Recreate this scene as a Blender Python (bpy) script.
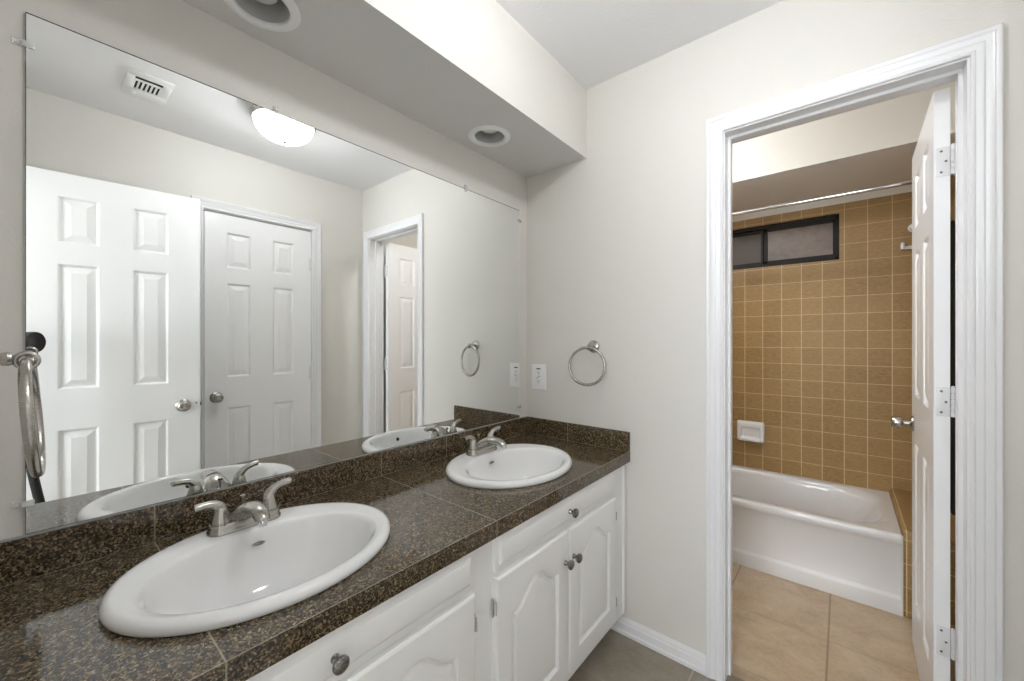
import bpy, bmesh, math, random
from mathutils import Vector, Matrix
random.seed(4)
R = math.radians
PI = math.pi

# ------------------------------------------------------------------ camera, world, exposure
scene = bpy.context.scene
col = scene.collection
for o in list(bpy.data.objects):
    bpy.data.objects.remove(o, do_unlink=True)

CAM = Vector((1.267, 0.0, 1.2728))
YAW = 0.6941
F_PX = 397.5
cam_data = bpy.data.cameras.new('photo_camera')
cam_data.sensor_width = 36.0
cam_data.lens = 36.0 * F_PX / 1024.0
cam_data.clip_start = 0.002
cam_data.clip_end = 50
cam = bpy.data.objects.new('photo_camera', cam_data)
col.objects.link(cam)
cam.location = CAM
cam.rotation_euler = (PI / 2, 0, YAW)
scene.camera = cam

world = bpy.data.worlds.new('dim_surroundings')
scene.world = world
world.use_nodes = True
world.node_tree.nodes['Background'].inputs[0].default_value = (0.9, 0.92, 1.0, 1)
world.node_tree.nodes['Background'].inputs[1].default_value = 0.15

vs = scene.view_settings
vs.view_transform = 'Standard'
vs.look = 'None'
vs.exposure = 1.16
vs.gamma = 1.0
vs.use_curve_mapping = False
scene.cycles.diffuse_bounces = 8
scene.cycles.max_bounces = 16

LAMP_MAIN = 9.0      # glass dome of the vanity room lamp
LAMP_TUB = 12.0       # lamp of the tub room
FILL_HALL = 6.0     # glow of the unseen fill panel added behind the photographer

# ------------------------------------------------------------------ room dimensions (metres)
H = 2.44          # ceiling
D = 1.644         # far wall face
D2 = 1.76         # tub room face of the far wall
W = 1.637         # right wall face
NY = -0.07        # near wall face
NY2 = -0.19
TB = 3.25         # tiled back wall face
TR = 1.72         # tub room right wall face
TL = -0.06        # tub room left wall face
SX, SZ = 0.3505, 2.1206   # soffit
CT, CD, CH = 0.7946, 0.5626, 0.044   # counter top, depth, edge height

# ------------------------------------------------------------------ node helpers
def new_mat(name):
    m = bpy.data.materials.new(name)
    m.use_nodes = True
    nt = m.node_tree
    return m, nt, nt.nodes['Principled BSDF']

class N:
    """tiny node building helper"""
    def __init__(self, nt): self.nt = nt
    def node(self, t, **kw):
        n = self.nt.nodes.new(t)
        for k, v in kw.items(): setattr(n, k, v)
        return n
    def link(self, a, b): self.nt.links.new(a, b)
    def math(self, op, a, b=None, c=None, clamp=False):
        n = self.node('ShaderNodeMath', operation=op, use_clamp=clamp)
        for i, v in enumerate((a, b, c)):
            if v is None: continue
            if isinstance(v, (int, float)): n.inputs[i].default_value = v
            else: self.link(v, n.inputs[i])
        return n.outputs[0]
    def pos(self):
        g = self.node('ShaderNodeNewGeometry')
        s = self.node('ShaderNodeSeparateXYZ')
        self.link(g.outputs['Position'], s.inputs[0])
        return g, s
    def noise(self, vec, scale, detail=2, rough=0.5, dist=0.0):
        n = self.node('ShaderNodeTexNoise')
        n.inputs['Scale'].default_value = scale
        n.inputs['Detail'].default_value = detail
        n.inputs['Roughness'].default_value = rough
        n.inputs['Distortion'].default_value = dist
        if vec is not None: self.link(vec, n.inputs['Vector'])
        return n
    def ramp(self, fac, stops, interp='LINEAR'):
        n = self.node('ShaderNodeValToRGB')
        cr = n.color_ramp
        cr.interpolation = interp
        while len(cr.elements) < len(stops): cr.elements.new(0.5)
        for e, (p, c) in zip(cr.elements, stops):
            e.position = p
            e.color = (*c, 1) if len(c) == 3 else c
        self.link(fac, n.inputs[0])
        return n.outputs[0]
    def mix(self, fac, a, b, blend='MIX'):
        n = self.node('ShaderNodeMix', data_type='RGBA', blend_type=blend)
        for sock, v in ((n.inputs[0], fac), (n.inputs[6], a), (n.inputs[7], b)):
            if isinstance(v, (int, float)): sock.default_value = v
            elif isinstance(v, tuple): sock.default_value = (*v, 1) if len(v) == 3 else v
            else: self.link(v, sock)
        return n.outputs[2]
    def line(self, coord, period, phase, half, soft=0.0006):
        """1 on a grout line repeating along coord"""
        a = self.math('SUBTRACT', coord, phase)
        a = self.math('DIVIDE', a, period)
        f = self.math('FRACT', a)
        g = self.math('SUBTRACT', 1.0, f)
        d = self.math('MULTIPLY', self.math('MINIMUM', f, g), period)
        m = self.node('ShaderNodeMapRange', interpolation_type='SMOOTHSTEP')
        m.inputs[1].default_value = half - soft; m.inputs[2].default_value = half + soft
        m.inputs[3].default_value = 1; m.inputs[4].default_value = 0
        self.link(d, m.inputs[0])
        return m.outputs[0]
    def bump(self, height, strength, dist, bsdf):
        b = self.node('ShaderNodeBump')
        b.inputs['Strength'].default_value = strength
        b.inputs['Distance'].default_value = dist
        self.link(height, b.inputs['Height'])
        self.link(b.outputs[0], bsdf.inputs['Normal'])

def plain(name, color, rough=0.5, metal=0.0, bump=None, spec=0.5, coat=0.0, vary=0.0):
    m, nt, b = new_mat(name)
    n = N(nt)
    b.inputs['Base Color'].default_value = (*color, 1)
    b.inputs['Roughness'].default_value = rough
    b.inputs['Metallic'].default_value = metal
    b.inputs['Specular IOR Level'].default_value = spec
    b.inputs['Coat Weight'].default_value = coat
    b.inputs['Coat Roughness'].default_value = 0.08
    g = n.node('ShaderNodeNewGeometry')
    if vary:
        nz = n.noise(g.outputs['Position'], 3.0, 3)
        c2 = tuple(max(0, c * (1 - vary)) for c in color)
        n.link(n.mix(nz.outputs[0], color, c2), b.inputs['Base Color'])
    if bump:
        nz = n.noise(g.outputs['Position'], bump[0], 2)
        n.bump(nz.outputs[0], bump[1], bump[2], b)
    return m

M = {}
M['wall'] = plain('wall_paint', (0.700, 0.680, 0.640), 0.55, bump=(140, 0.35, 0.002), vary=0.03)
M['ceiling'] = plain('ceiling_paint', (0.85, 0.85, 0.86), 0.75, bump=(90, 0.4, 0.002))
M['soffit'] = plain('soffit_paint', (0.68, 0.675, 0.66), 0.7, bump=(90, 0.4, 0.002))
M['cream'] = plain('tub_room_paint', (0.74, 0.715, 0.66), 0.6, bump=(140, 0.3, 0.002))
M['trim'] = plain('trim_enamel', (0.79, 0.79, 0.805), 0.28, vary=0.02)
M['door'] = plain('door_enamel', (0.88, 0.88, 0.89), 0.30, bump=(60, 0.08, 0.001))
M['cabinet'] = plain('cabinet_enamel', (0.88, 0.88, 0.875), 0.33, bump=(55, 0.10, 0.001))
M['porcelain'] = plain('white_porcelain', (0.86, 0.86, 0.865), 0.07, coat=0.4)
M['tubwhite'] = plain('tub_enamel', (0.80, 0.80, 0.81), 0.14, coat=0.3)
M['plastic'] = plain('white_plastic', (0.84, 0.84, 0.84), 0.3)
M['dark'] = plain('dark_void', (0.012, 0.012, 0.012), 0.6)
M['black'] = plain('black_anodised', (0.008, 0.008, 0.009), 0.35)
M['bronze'] = plain('bronze_aluminium', (0.012, 0.008, 0.006), 0.5, spec=0.25)
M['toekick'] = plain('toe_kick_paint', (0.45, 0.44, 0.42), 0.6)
M['grey'] = plain('grey_socket', (0.28, 0.28, 0.28), 0.5)
M['can'] = plain('can_baffle', (0.50, 0.50, 0.49), 0.5)
M['towel'] = plain('brown_terry', (0.030, 0.023, 0.016), 0.95, bump=(400, 0.8, 0.003))
M['steel'] = plain('painted_hinge', (0.74, 0.74, 0.75), 0.3)
M['slot'] = plain('outlet_slot', (0.03, 0.03, 0.03), 0.6)
M['channel'] = plain('grey_channel', (0.38, 0.38, 0.365), 0.3)
M['caulk'] = plain('caulk', (0.72, 0.70, 0.66), 0.6)
M['carpet'] = plain('hall_carpet', (0.40, 0.37, 0.33), 0.95, bump=(500, 0.7, 0.004))

def brushed(name, color, rough):
    m, nt, b = new_mat(name)
    n = N(nt)
    b.inputs['Metallic'].default_value = 1
    b.inputs['Base Color'].default_value = (*color, 1)
    tc = n.node('ShaderNodeTexCoord')
    mp = n.node('ShaderNodeMapping')
    mp.inputs['Scale'].default_value = (20, 20, 400)
    n.link(tc.outputs['Object'], mp.inputs[0])
    nz = n.noise(mp.outputs[0], 4.0, 2)
    r = n.node('ShaderNodeMapRange')
    r.inputs[3].default_value = rough * 0.8; r.inputs[4].default_value = rough * 1.25
    n.link(nz.outputs[0], r.inputs[0]); n.link(r.outputs[0], b.inputs['Roughness'])
    return m
M['nickel'] = brushed('brushed_nickel', (0.49, 0.47, 0.435), 0.25)
M['chrome'] = brushed('chrome', (0.75, 0.75, 0.76), 0.10)
M['knob'] = brushed('pewter', (0.27, 0.26, 0.245), 0.26)

def mirror_mat():
    m, nt, b = new_mat('mirror_silver')
    b.inputs['Metallic'].default_value = 1
    b.inputs['Base Color'].default_value = (0.925, 0.94, 0.93, 1)
    b.inputs['Roughness'].default_value = 0.0
    return m
M['mirror'] = mirror_mat()
M['mirror_edge'] = plain('mirror_edge', (0.05, 0.055, 0.05), 0.15)
def clear_mat():
    m, nt, b = new_mat('clear_plastic')
    b.inputs['Base Color'].default_value = (0.93, 0.94, 0.93, 1)
    b.inputs['Roughness'].default_value = 0.12
    n = N(nt)
    t = n.node('ShaderNodeBsdfTransparent')
    mx = n.node('ShaderNodeMixShader'); mx.inputs[0].default_value = 0.38
    n.link(t.outputs[0], mx.inputs[1]); n.link(b.outputs[0], mx.inputs[2])
    n.link(mx.outputs[0], nt.nodes['Material Output'].inputs[0])
    return m
M['clear'] = clear_mat()

def emit_mat(name, color, strength):
    m, nt, b = new_mat(name)
    b.inputs['Base Color'].default_value = (0.9, 0.9, 0.9, 1)
    b.inputs['Emission Color'].default_value = (*color, 1)
    b.inputs['Emission Strength'].default_value = strength
    b.inputs['Roughness'].default_value = 0.3
    return m
def opal(name, color, strength):
    """frosted glass: glows and lets most of the light of the bulb inside through"""
    m, nt, b = new_mat(name)
    n = N(nt)
    b.inputs['Base Color'].default_value = (0.9, 0.9, 0.9, 1)
    b.inputs['Emission Color'].default_value = (*color, 1)
    b.inputs['Emission Strength'].default_value = strength
    b.inputs['Roughness'].default_value = 0.3
    t = n.node('ShaderNodeBsdfTransparent')
    mx = n.node('ShaderNodeMixShader'); mx.inputs[0].default_value = 0.4
    n.link(t.outputs[0], mx.inputs[1]); n.link(b.outputs[0], mx.inputs[2])
    n.link(mx.outputs[0], nt.nodes['Material Output'].inputs[0])
    return m
M['lamp'] = opal('lit_opal_glass', (0.95, 0.975, 1.0), LAMP_MAIN)
M['lamp_tub'] = opal('lit_opal_glass_tub', (0.91, 0.955, 1.0), LAMP_TUB)
M['fill_glow'] = emit_mat('fill_panel_glow', (0.90, 0.955, 1.0), FILL_HALL)  # emission for the added fill panel in the hall
M['bulb'] = plain('unlit_bulb', (0.75, 0.75, 0.74), 0.25)

def granite():
    m, nt, b = new_mat('granite_tile')
    n = N(nt)
    g, s = n.pos()
    P = g.outputs['Position']
    v = n.node('ShaderNodeTexVoronoi'); v.inputs['Scale'].default_value = 330
    warp = n.noise(P, 210, 2)
    wv = n.node('ShaderNodeVectorMath', operation='MULTIPLY_ADD')
    n.link(warp.outputs['Color'], wv.inputs[0]); wv.inputs[1].default_value = (0.004,) * 3
    n.link(P, wv.inputs[2])
    n.link(wv.outputs[0], v.inputs['Vector'])
    sep = n.node('ShaderNodeSeparateColor'); n.link(v.outputs['Color'], sep.inputs[0])
    clump = n.noise(P, 120, 3)
    k = n.math('ADD', n.math('MULTIPLY', sep.outputs[0], 0.62), n.math('MULTIPLY', clump.outputs[0], 0.55))
    k = n.math('SUBTRACT', k, 0.06)
    c = n.ramp(k, [(0.0, (0.006, 0.005, 0.004)), (0.30, (0.014, 0.010, 0.006)), (0.44, (0.042, 0.029, 0.015)),
                   (0.58, (0.085, 0.060, 0.033)), (0.72, (0.18, 0.128, 0.068)), (0.86, (0.31, 0.24, 0.155)), (1.0, (0.42, 0.37, 0.29))])
    # grout joints between the 30 cm tiles
    gy = n.line(s.outputs[1], 0.6020, 0.1825, 0.0013)
    gb = n.math('LESS_THAN', n.math('ABSOLUTE', n.math('SUBTRACT', s.outputs[1], 1.086)), 0.0012)
    gb = n.math('MULTIPLY', gb, n.math('GREATER_THAN', s.outputs[2], CT + 0.001))
    below = n.math('LESS_THAN', s.outputs[1], 1.30)
    gy = n.math('MULTIPLY', n.math('MAXIMUM', gy, gb), below)
    nrm = n.node('ShaderNodeSeparateXYZ'); n.link(g.outputs['True Normal'], nrm.inputs[0])
    top = n.math('GREATER_THAN', nrm.outputs[2], 0.7)
    low = n.math('LESS_THAN', s.outputs[2], CT + 0.002)
    top = n.math('MULTIPLY', top, low)
    far = n.math('LESS_THAN', nrm.outputs[1], -0.7)
    xl = n.math('LESS_THAN', n.math('ABSOLUTE', n.math('SUBTRACT', s.outputs[0], 0.256)), 0.0012)
    xf = n.math('MULTIPLY', n.math('GREATER_THAN', s.outputs[0], CD - 0.0030), n.math('LESS_THAN', s.outputs[0], CD - 0.0006))
    xb = n.math('LESS_THAN', s.outputs[0], 0.0145)
    yb = n.math('GREATER_THAN', s.outputs[1], D - 0.0145)
    t = n.math('MAXIMUM', n.math('MAXIMUM', n.math('MULTIPLY', xl, 0.35), xf), n.math('MAXIMUM', xb, yb))
    t = n.math('MULTIPLY', t, top)
    fx = n.math('MULTIPLY', xl, far)
    gm = n.math('MAXIMUM', n.math('MAXIMUM', gy, t), fx)
    gm = n.math('MULTIPLY', gm, 0.70)
    n.link(n.mix(gm, c, (0.36, 0.31, 0.235)), b.inputs['Base Color'])
    rr = n.node('ShaderNodeMapRange'); rr.inputs[3].default_value = 0.09; rr.inputs[4].default_value = 0.6
    n.link(gm, rr.inputs[0]); n.link(rr.outputs[0], b.inputs['Roughness'])
    b.inputs['IOR'].default_value = 1.6
    fine = n.noise(P, 300, 2)
    n.bump(fine.outputs[0], 0.02, 0.001, b)
    return m
M['granite'] = granite()

def wall_tile(name, axis):
    m, nt, b = new_mat(name)
    n = N(nt)
    g, s = n.pos()
    P = g.outputs['Position']
    a = s.outputs[axis]
    gu = n.line(a, 0.109, 0.729 if axis == 0 else 0.06, 0.0018, 0.0007)
    gv = n.line(s.outputs[2], 0.1085, 1.334 - 0.1085 * 5, 0.0013, 0.0007)
    gm = n.math('MAXIMUM', gu, gv)
    iu = n.math('FLOOR', n.math('DIVIDE', n.math('SUBTRACT', a, 0.729 if axis == 0 else 0.06), 0.109))
    iv = n.math('FLOOR', n.math('DIVIDE', n.math('SUBTRACT', s.outputs[2], 1.334 - 0.1085 * 5), 0.1085))
    cv = n.node('ShaderNodeCombineXYZ'); n.link(iu, cv.inputs[0]); n.link(iv, cv.inputs[1])
    wn = n.node('ShaderNodeTexWhiteNoise', noise_dimensions='3D'); n.link(cv.outputs[0], wn.inputs[0])
    mp = n.node('ShaderNodeMapping'); mp.inputs['Scale'].default_value = (1, 1, 2.2)
    n.link(P, mp.inputs[0])
    n1 = n.noise(mp.outputs[0], 45, 4, 0.65, 0.8)
    n2 = n.noise(P, 240, 2, 0.6)
    k = n.math('ADD', n.math('MULTIPLY', n1.outputs[0], 0.55), n.math('MULTIPLY', n2.outputs[0], 0.30))
    k = n.math('ADD', k, n.math('MULTIPLY', n.math('SUBTRACT', wn.outputs[0], 0.5), 0.10))
    c = n.ramp(k, [(0.22, (0.25, 0.148, 0.056)), (0.42, (0.36, 0.228, 0.092)), (0.62, (0.46, 0.305, 0.134))])
    # soap film and water stains: cloudy bands across the upper tiles
    st = n.noise(P, 7, 4, 0.6)
    hi = n.node('ShaderNodeMapRange'); hi.inputs[1].default_value = 1.62; hi.inputs[2].default_value = 1.80
    n.link(s.outputs[2], hi.inputs[0])
    sm = n.math('MULTIPLY', n.math('MULTIPLY', st.outputs[0], hi.outputs[0]), 0.55)
    c = n.mix(sm, c, (0.29, 0.19, 0.09))
    gcol = n.mix(n.math('MULTIPLY', hi.outputs[0], 0.5), (0.75, 0.60, 0.38), (0.50, 0.35, 0.18))
    n.link(n.mix(n.math('MULTIPLY', gm, 0.9), c, gcol), b.inputs['Base Color'])
    b.inputs['Roughness'].default_value = 0.42
    b.inputs['Specular IOR Level'].default_value = 0.3
    n.bump(n.math('SUBTRACT', 1.0, gm), 0.25, 0.001, b)
    return m
M['tile_x'] = wall_tile('tan_tile_back', 0)
M['tile_y'] = wall_tile('tan_tile_side', 1)

def floor_tile(name, stops, groutc):
    m, nt, b = new_mat(name)
    n = N(nt)
    g, s = n.pos()
    P = g.outputs['Position']
    gx = n.line(s.outputs[0], 0.395, 1.219, 0.0035, 0.0012)
    gy = n.line(s.outputs[1], 0.395, 2.152, 0.0025, 0.002)
    mp = n.node('ShaderNodeMapping'); mp.inputs['Scale'].default_value = (1.0, 1.35, 1); mp.inputs['Rotation'].default_value = (0, 0, 0.5)
    n.link(P, mp.inputs[0])
    n1 = n.noise(mp.outputs[0], 6, 7, 0.66, 0.35)
    n2 = n.noise(P, 60, 3, 0.6)
    k = n.math('ADD', n.math('MULTIPLY', n1.outputs[0], 0.75), n.math('MULTIPLY', n2.outputs[0], 0.25))
    c = n.ramp(k, list(zip((0.28, 0.45, 0.62, 0.75), stops)))
    c = n.mix(n.math('MULTIPLY', gx, 0.85), c, groutc)
    c = n.mix(n.math('MULTIPLY', gy, 0.45), c, groutc)
    n.link(c, b.inputs['Base Color'])
    b.inputs['Roughness'].default_value = 0.42
    n.bump(n.math('SUBTRACT', n1.outputs[0], n.math('MAXIMUM', gx, gy)), 0.1, 0.002, b)
    return m
M['floor_tub'] = floor_tile('beige_floor_tile', [(0.37, 0.265, 0.165), (0.50, 0.385, 0.265), (0.60, 0.485, 0.355), (0.65, 0.54, 0.41)], (0.28, 0.20, 0.125))
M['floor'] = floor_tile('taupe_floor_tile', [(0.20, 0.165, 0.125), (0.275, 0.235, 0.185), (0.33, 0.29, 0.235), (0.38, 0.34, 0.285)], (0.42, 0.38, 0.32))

def frosted():
    m, nt, b = new_mat('brown_frosted_glass')  # brownish frosted pane, mottled between two browns
    n = N(nt)
    g, s = n.pos()
    n1 = n.noise(g.outputs['Position'], 9, 5, 0.7)
    c = n.ramp(n1.outputs[0], [(0.3, (0.125, 0.092, 0.070)), (0.7, (0.21, 0.165, 0.135))])
    n.link(c, b.inputs['Base Color'])
    b.inputs['Roughness'].default_value = 0.35
    n2 = n.noise(g.outputs['Position'], 180, 3)
    n.bump(n2.outputs[0], 0.4, 0.002, b)
    return m
M['glass'] = frosted()
def screen_mat():
    m, nt, b = new_mat('insect_screen')
    n = N(nt)
    g, s = n.pos()
    gx = n.line(s.outputs[0], 0.004, 0.0, 0.0008, 0.0004)
    gz = n.line(s.outputs[2], 0.004, 0.0, 0.0008, 0.0004)
    c = n.mix(n.math('MAXIMUM', gx, gz), (0.085, 0.066, 0.055), (0.13, 0.11, 0.095))
    n.link(c, b.inputs['Base Color'])
    b.inputs['Roughness'].default_value = 0.6
    return m
M['screen'] = screen_mat()

# ------------------------------------------------------------------ object helpers
WORLD = {}
def thing(name, label, cat, loc=(0, 0, 0), rotz=0.0, group=None, structure=False):
    o = bpy.data.objects.new(name, None)
    o.empty_display_size = 0.05
    col.objects.link(o)
    o.location = loc
    o.rotation_euler = (0, 0, rotz)
    tag(o, label, cat, group, structure)
    return o
def tag(o, label, cat, group=None, structure=False):
    o['label'] = label
    o['category'] = cat
    if group: o['group'] = group
    if structure: o['kind'] = 'structure'
    return o
def root_loc(o):
    v = Vector((0, 0, 0))
    while o is not None:
        v += o.location
        o = o.parent
    return v
def obj(name, bm, mat, parent=None, smooth=False, world=False, label=None, origin=None, ang=40):
    """link bm as one mesh object; world=True: bm is in world coordinates (unrotated parents only)"""
    bmesh.ops.recalc_face_normals(bm, faces=bm.faces)
    if world and parent is not None:
        bmesh.ops.translate(bm, verts=bm.verts, vec=-root_loc(parent))
    if origin is not None:
        bmesh.ops.translate(bm, verts=bm.verts, vec=-Vector(origin))
    me = bpy.data.meshes.new(name)
    bm.to_mesh(me); bm.free()
    mats = mat if isinstance(mat, (list, tuple)) else [mat]
    for mm in mats: me.materials.append(mm)
    if smooth:
        for p in me.polygons: p.use_smooth = True
        try: me.set_sharp_from_angle(angle=R(ang))
        except Exception: pass
    o = bpy.data.objects.new(name, me)
    col.objects.link(o)
    if parent is not None: o.parent = parent
    if origin is not None: o.location = origin
    if label: o['label'] = label
    return o
def copy_tree(o, parent=None):
    c = o.copy(); col.objects.link(c)
    if parent is not None: c.parent = parent
    for ch in list(o.children): copy_tree(ch, c)
    return c

def bx(bm, x0, x1, y0, y1, z0, z1, bev=0.0, seg=2, mi=0):
    r = bmesh.ops.create_cube(bm, size=1.0)
    vs_ = r['verts']
    for v in vs_:
        v.co = Vector(((x0 + x1) / 2 + v.co.x * (x1 - x0), (y0 + y1) / 2 + v.co.y * (y1 - y0), (z0 + z1) / 2 + v.co.z * (z1 - z0)))
    fs = set(f for v in vs_ for f in v.link_faces)
    for f in fs: f.material_index = mi
    if bev:
        es = list(set(e for v in vs_ for e in v.link_edges))
        bmesh.ops.bevel(bm, geom=es, offset=bev, segments=seg, profile=0.5, affect='EDGES')
    return bm
def box(*a, **k): return bx(bmesh.new(), *a, **k)

def loft(bm, loops, close=True, cap0=False, cap1=False, mi=0):
    """quads between successive loops of points"""
    vl = [[bm.verts.new(p) for p in l] for l in loops]
    n = len(vl[0])
    for a, b in zip(vl, vl[1:]):
        for i in range(n if close else n - 1):
            j = (i + 1) % n
            f = bm.faces.new((a[i], a[j], b[j], b[i])); f.material_index = mi
    if cap0: bm.faces.new(vl[0][::-1]).material_index = mi
    if cap1: bm.faces.new(vl[-1]).material_index = mi
    return vl

def lathe(bm, prof, center=(0, 0, 0), axis='z', n=32, mi=0):
    """prof: list of (r, h) along axis; ends closed where r == 0"""
    c = Vector(center)
    ax = {'x': (Vector((0, 1, 0)), Vector((0, 0, 1)), Vector((1, 0, 0))),
          'y': (Vector((0, 0, 1)), Vector((1, 0, 0)), Vector((0, 1, 0))),
          'z': (Vector((1, 0, 0)), Vector((0, 1, 0)), Vector((0, 0, 1)))}
    u, v, w = ax[axis] if isinstance(axis, str) else axis
    rings = []
    for r, h in prof:
        if r < 1e-6: rings.append([bm.verts.new(c + w * h)])
        else: rings.append([bm.verts.new(c + u * (r * math.cos(2 * PI * i / n)) + v * (r * math.sin(2 * PI * i / n)) + w * h) for i in range(n)])
    for a, b in zip(rings, rings[1:]):
        for i in range(n):
            j = (i + 1) % n
            if len(a) == 1 and len(b) == 1: continue
            if len(a) == 1: f = bm.faces.new((a[0], b[i], b[j]))
            elif len(b) == 1: f = bm.faces.new((a[i], a[j], b[0]))
            else: f = bm.faces.new((a[i], a[j], b[j], b[i]))
            f.material_index = mi
    return bm

def tube(bm, pts, radii, n=14, cap=True, flat=None, closed=False, up=(0, 0, 1)):
    """swept tube; radii floats or (ru, rv) pairs (ru sideways, rv along the up side)"""
    P = [Vector(p) for p in pts]
    k = len(P)
    loops = []
    U = Vector(up)
    for i in range(k):
        if closed: t = P[(i + 1) % k] - P[i - 1]
        elif i == 0: t = P[1] - P[0]
        elif i == k - 1: t = P[-1] - P[-2]
        else: t = (P[i + 1] - P[i]).normalized() + (P[i] - P[i - 1]).normalized()
        t.normalize()
        a = t.cross(U)
        if a.length < 1e-4: a = t.cross(Vector((1, 0, 0)))
        a.normalize(); b = a.cross(t).normalized()
        r = radii[i] if isinstance(radii, (list, tuple)) else radii
        ru, rv = r if isinstance(r, (list, tuple)) else (r, r)
        loops.append([P[i] + a * (ru * math.cos(2 * PI * j / n)) + b * (rv * math.sin(2 * PI * j / n)) for j in range(n)])
    if closed: 
        vl = loft(bm, loops)
        a, b = vl[-1], vl[0]
        for i in range(n):
            j = (i + 1) % n
            bm.faces.new((a[i], a[j], b[j], b[i]))
    else: loft(bm, loops, cap0=cap, cap1=cap)
    return bm
def smooth_path(ctrl, n=24):
    """Catmull-Rom through control points (any dimension, tuples)"""
    C_ = [ctrl[0]] + list(ctrl) + [ctrl[-1]]
    out = []
    segs = len(ctrl) - 1
    for i in range(segs):
        p0, p1, p2, p3 = C_[i:i + 4]
        m = max(2, n // segs)
        for j in range(m):
            t = j / m
            out.append(tuple(0.5 * (2 * b + (c - a) * t + (2 * a - 5 * b + 4 * c - d) * t * t + (3 * b - a - 3 * c + d) * t ** 3) for a, b, c, d in zip(p0, p1, p2, p3)))
    out.append(tuple(ctrl[-1]))
    return out

# ------------------------------------------------------------------ the setting
def struct(name, bm, mat, label, cat, **kw):
    o = obj(name, bm, mat, **kw)
    return tag(o, label, cat, None, True)

T = 0.10
# left wall, with the mirror on it
struct('wall_left', box(-T, 0, NY, D, 0, H), M['wall'], 'warm white wall behind the big vanity mirror', 'wall')
# far wall with the doorway to the tub room (opening trimmed to .93 - 1.53)
bm = bmesh.new()
bx(bm, -T, 0.912, D, D2, 0, H); bx(bm, 1.548, W, D, D2, 0, H); bx(bm, 0.912, 1.548, D, D2, 2.065, H)
struct('wall_far', bm, M['wall'], 'warm white end wall with the towel ring and the doorway to the tub', 'wall')
# right wall with the closet opening y .62 - 1.27
bm = bmesh.new()
bx(bm, W, W + T, NY, 0.620, 0, H); bx(bm, W, W + T, 1.274, D, 0, H); bx(bm, W, W + T, 0.620, 1.274, 2.065, H)
struct('wall_right', bm, M['wall'], 'warm white wall with the closet door, seen in the mirror', 'wall')
# near wall with the entrance opening
EX0, EX1 = 0.83, 1.52
bm = bmesh.new()
bx(bm, -T, EX0, NY2, NY, 0, H); bx(bm, EX1, W + T, NY2, NY, 0, H); bx(bm, EX0, EX1, NY2, NY, 2.065, H)
struct('wall_near', bm, M['wall'], 'near wall carrying the large blurred towel ring at the left edge', 'wall')
struct('ceiling', box(-T, W + T, NY2, D2, H, H + T), M['ceiling'], 'white ceiling over the vanity room', 'ceiling')
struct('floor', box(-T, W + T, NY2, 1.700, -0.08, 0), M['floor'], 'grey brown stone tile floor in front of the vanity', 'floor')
struct('floor_tub', box(-T, TR + T, 1.700, TB, -0.08, 0), M['floor_tub'], 'beige stone tile floor of the tub room through the doorway', 'floor')
# soffit above the mirror, a box with two round holes for the cans
CANS = ((0.138, 0.368), (0.138, 1.210))
CAN_R = 0.072
def soffit():
    bm = bmesh.new()
    # bottom face with holes
    ys = [NY, 0.79, D]
    for (cx, cy), (ya, yb) in zip(CANS, ((NY, 0.79), (0.79, D))):
        corners = [(0, ya), (SX, ya), (SX, yb), (0, yb)]
        angs = sorted(set([2 * PI * i / 48 for i in range(48)] + [math.atan2(y - cy, x - cx) % (2 * PI) for x, y in corners]))
        inner, outer = [], []
        for a in angs:
            dx, dy = math.cos(a), math.sin(a)
            ts = []
            if dx > 1e-9: ts.append((SX - cx) / dx)
            if dx < -1e-9: ts.append((0 - cx) / dx)
            if dy > 1e-9: ts.append((yb - cy) / dy)
            if dy < -1e-9: ts.append((ya - cy) / dy)
            t = min(ts)
            inner.append((cx + dx * CAN_R, cy + dy * CAN_R, SZ)); outer.append((cx + dx * t, cy + dy * t, SZ))
        loft(bm, [outer, inner], mi=1)
    bmesh.ops.remove_doubles(bm, verts=bm.verts, dist=1e-5)
    # front face
    v = [bm.verts.new(p) for p in ((SX, NY, SZ), (SX, D, SZ), (SX, D, H), (SX, NY, H))]
    bm.faces.new(v)
    v2 = [bm.verts.new(p) for p in ((0, NY, SZ), (0, D, SZ), (0, D, H), (0, NY, H))]
    bm.faces.new(v2)
    bm.faces.new((v[1], v2[1], v2[2], v[2])); bm.faces.new((v[0], v[3], v2[3], v2[0])); bm.faces.new((v[3], v[2], v2[2], v2[3]))
    return bm
struct('soffit', soffit(), [M['wall'], M['soffit']], 'boxed soffit over the mirror holding two round can lights', 'soffit')

# tub room
struct('wall_tub_left', box(TL - T, TL, D2, TB, 0, H), M['tile_y'], 'tan tiled end wall of the tub alcove', 'wall')
bm = bmesh.new()
bx(bm, TR, TR + T, D2, 2.56, 0, H)
bx(bm, TR, TR + T, 2.56, TB, 0, H, mi=1)
struct('wall_tub_right', bm, [M['cream'], M['tile_y']], 'tub room side wall behind the open white door', 'wall')
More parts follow.
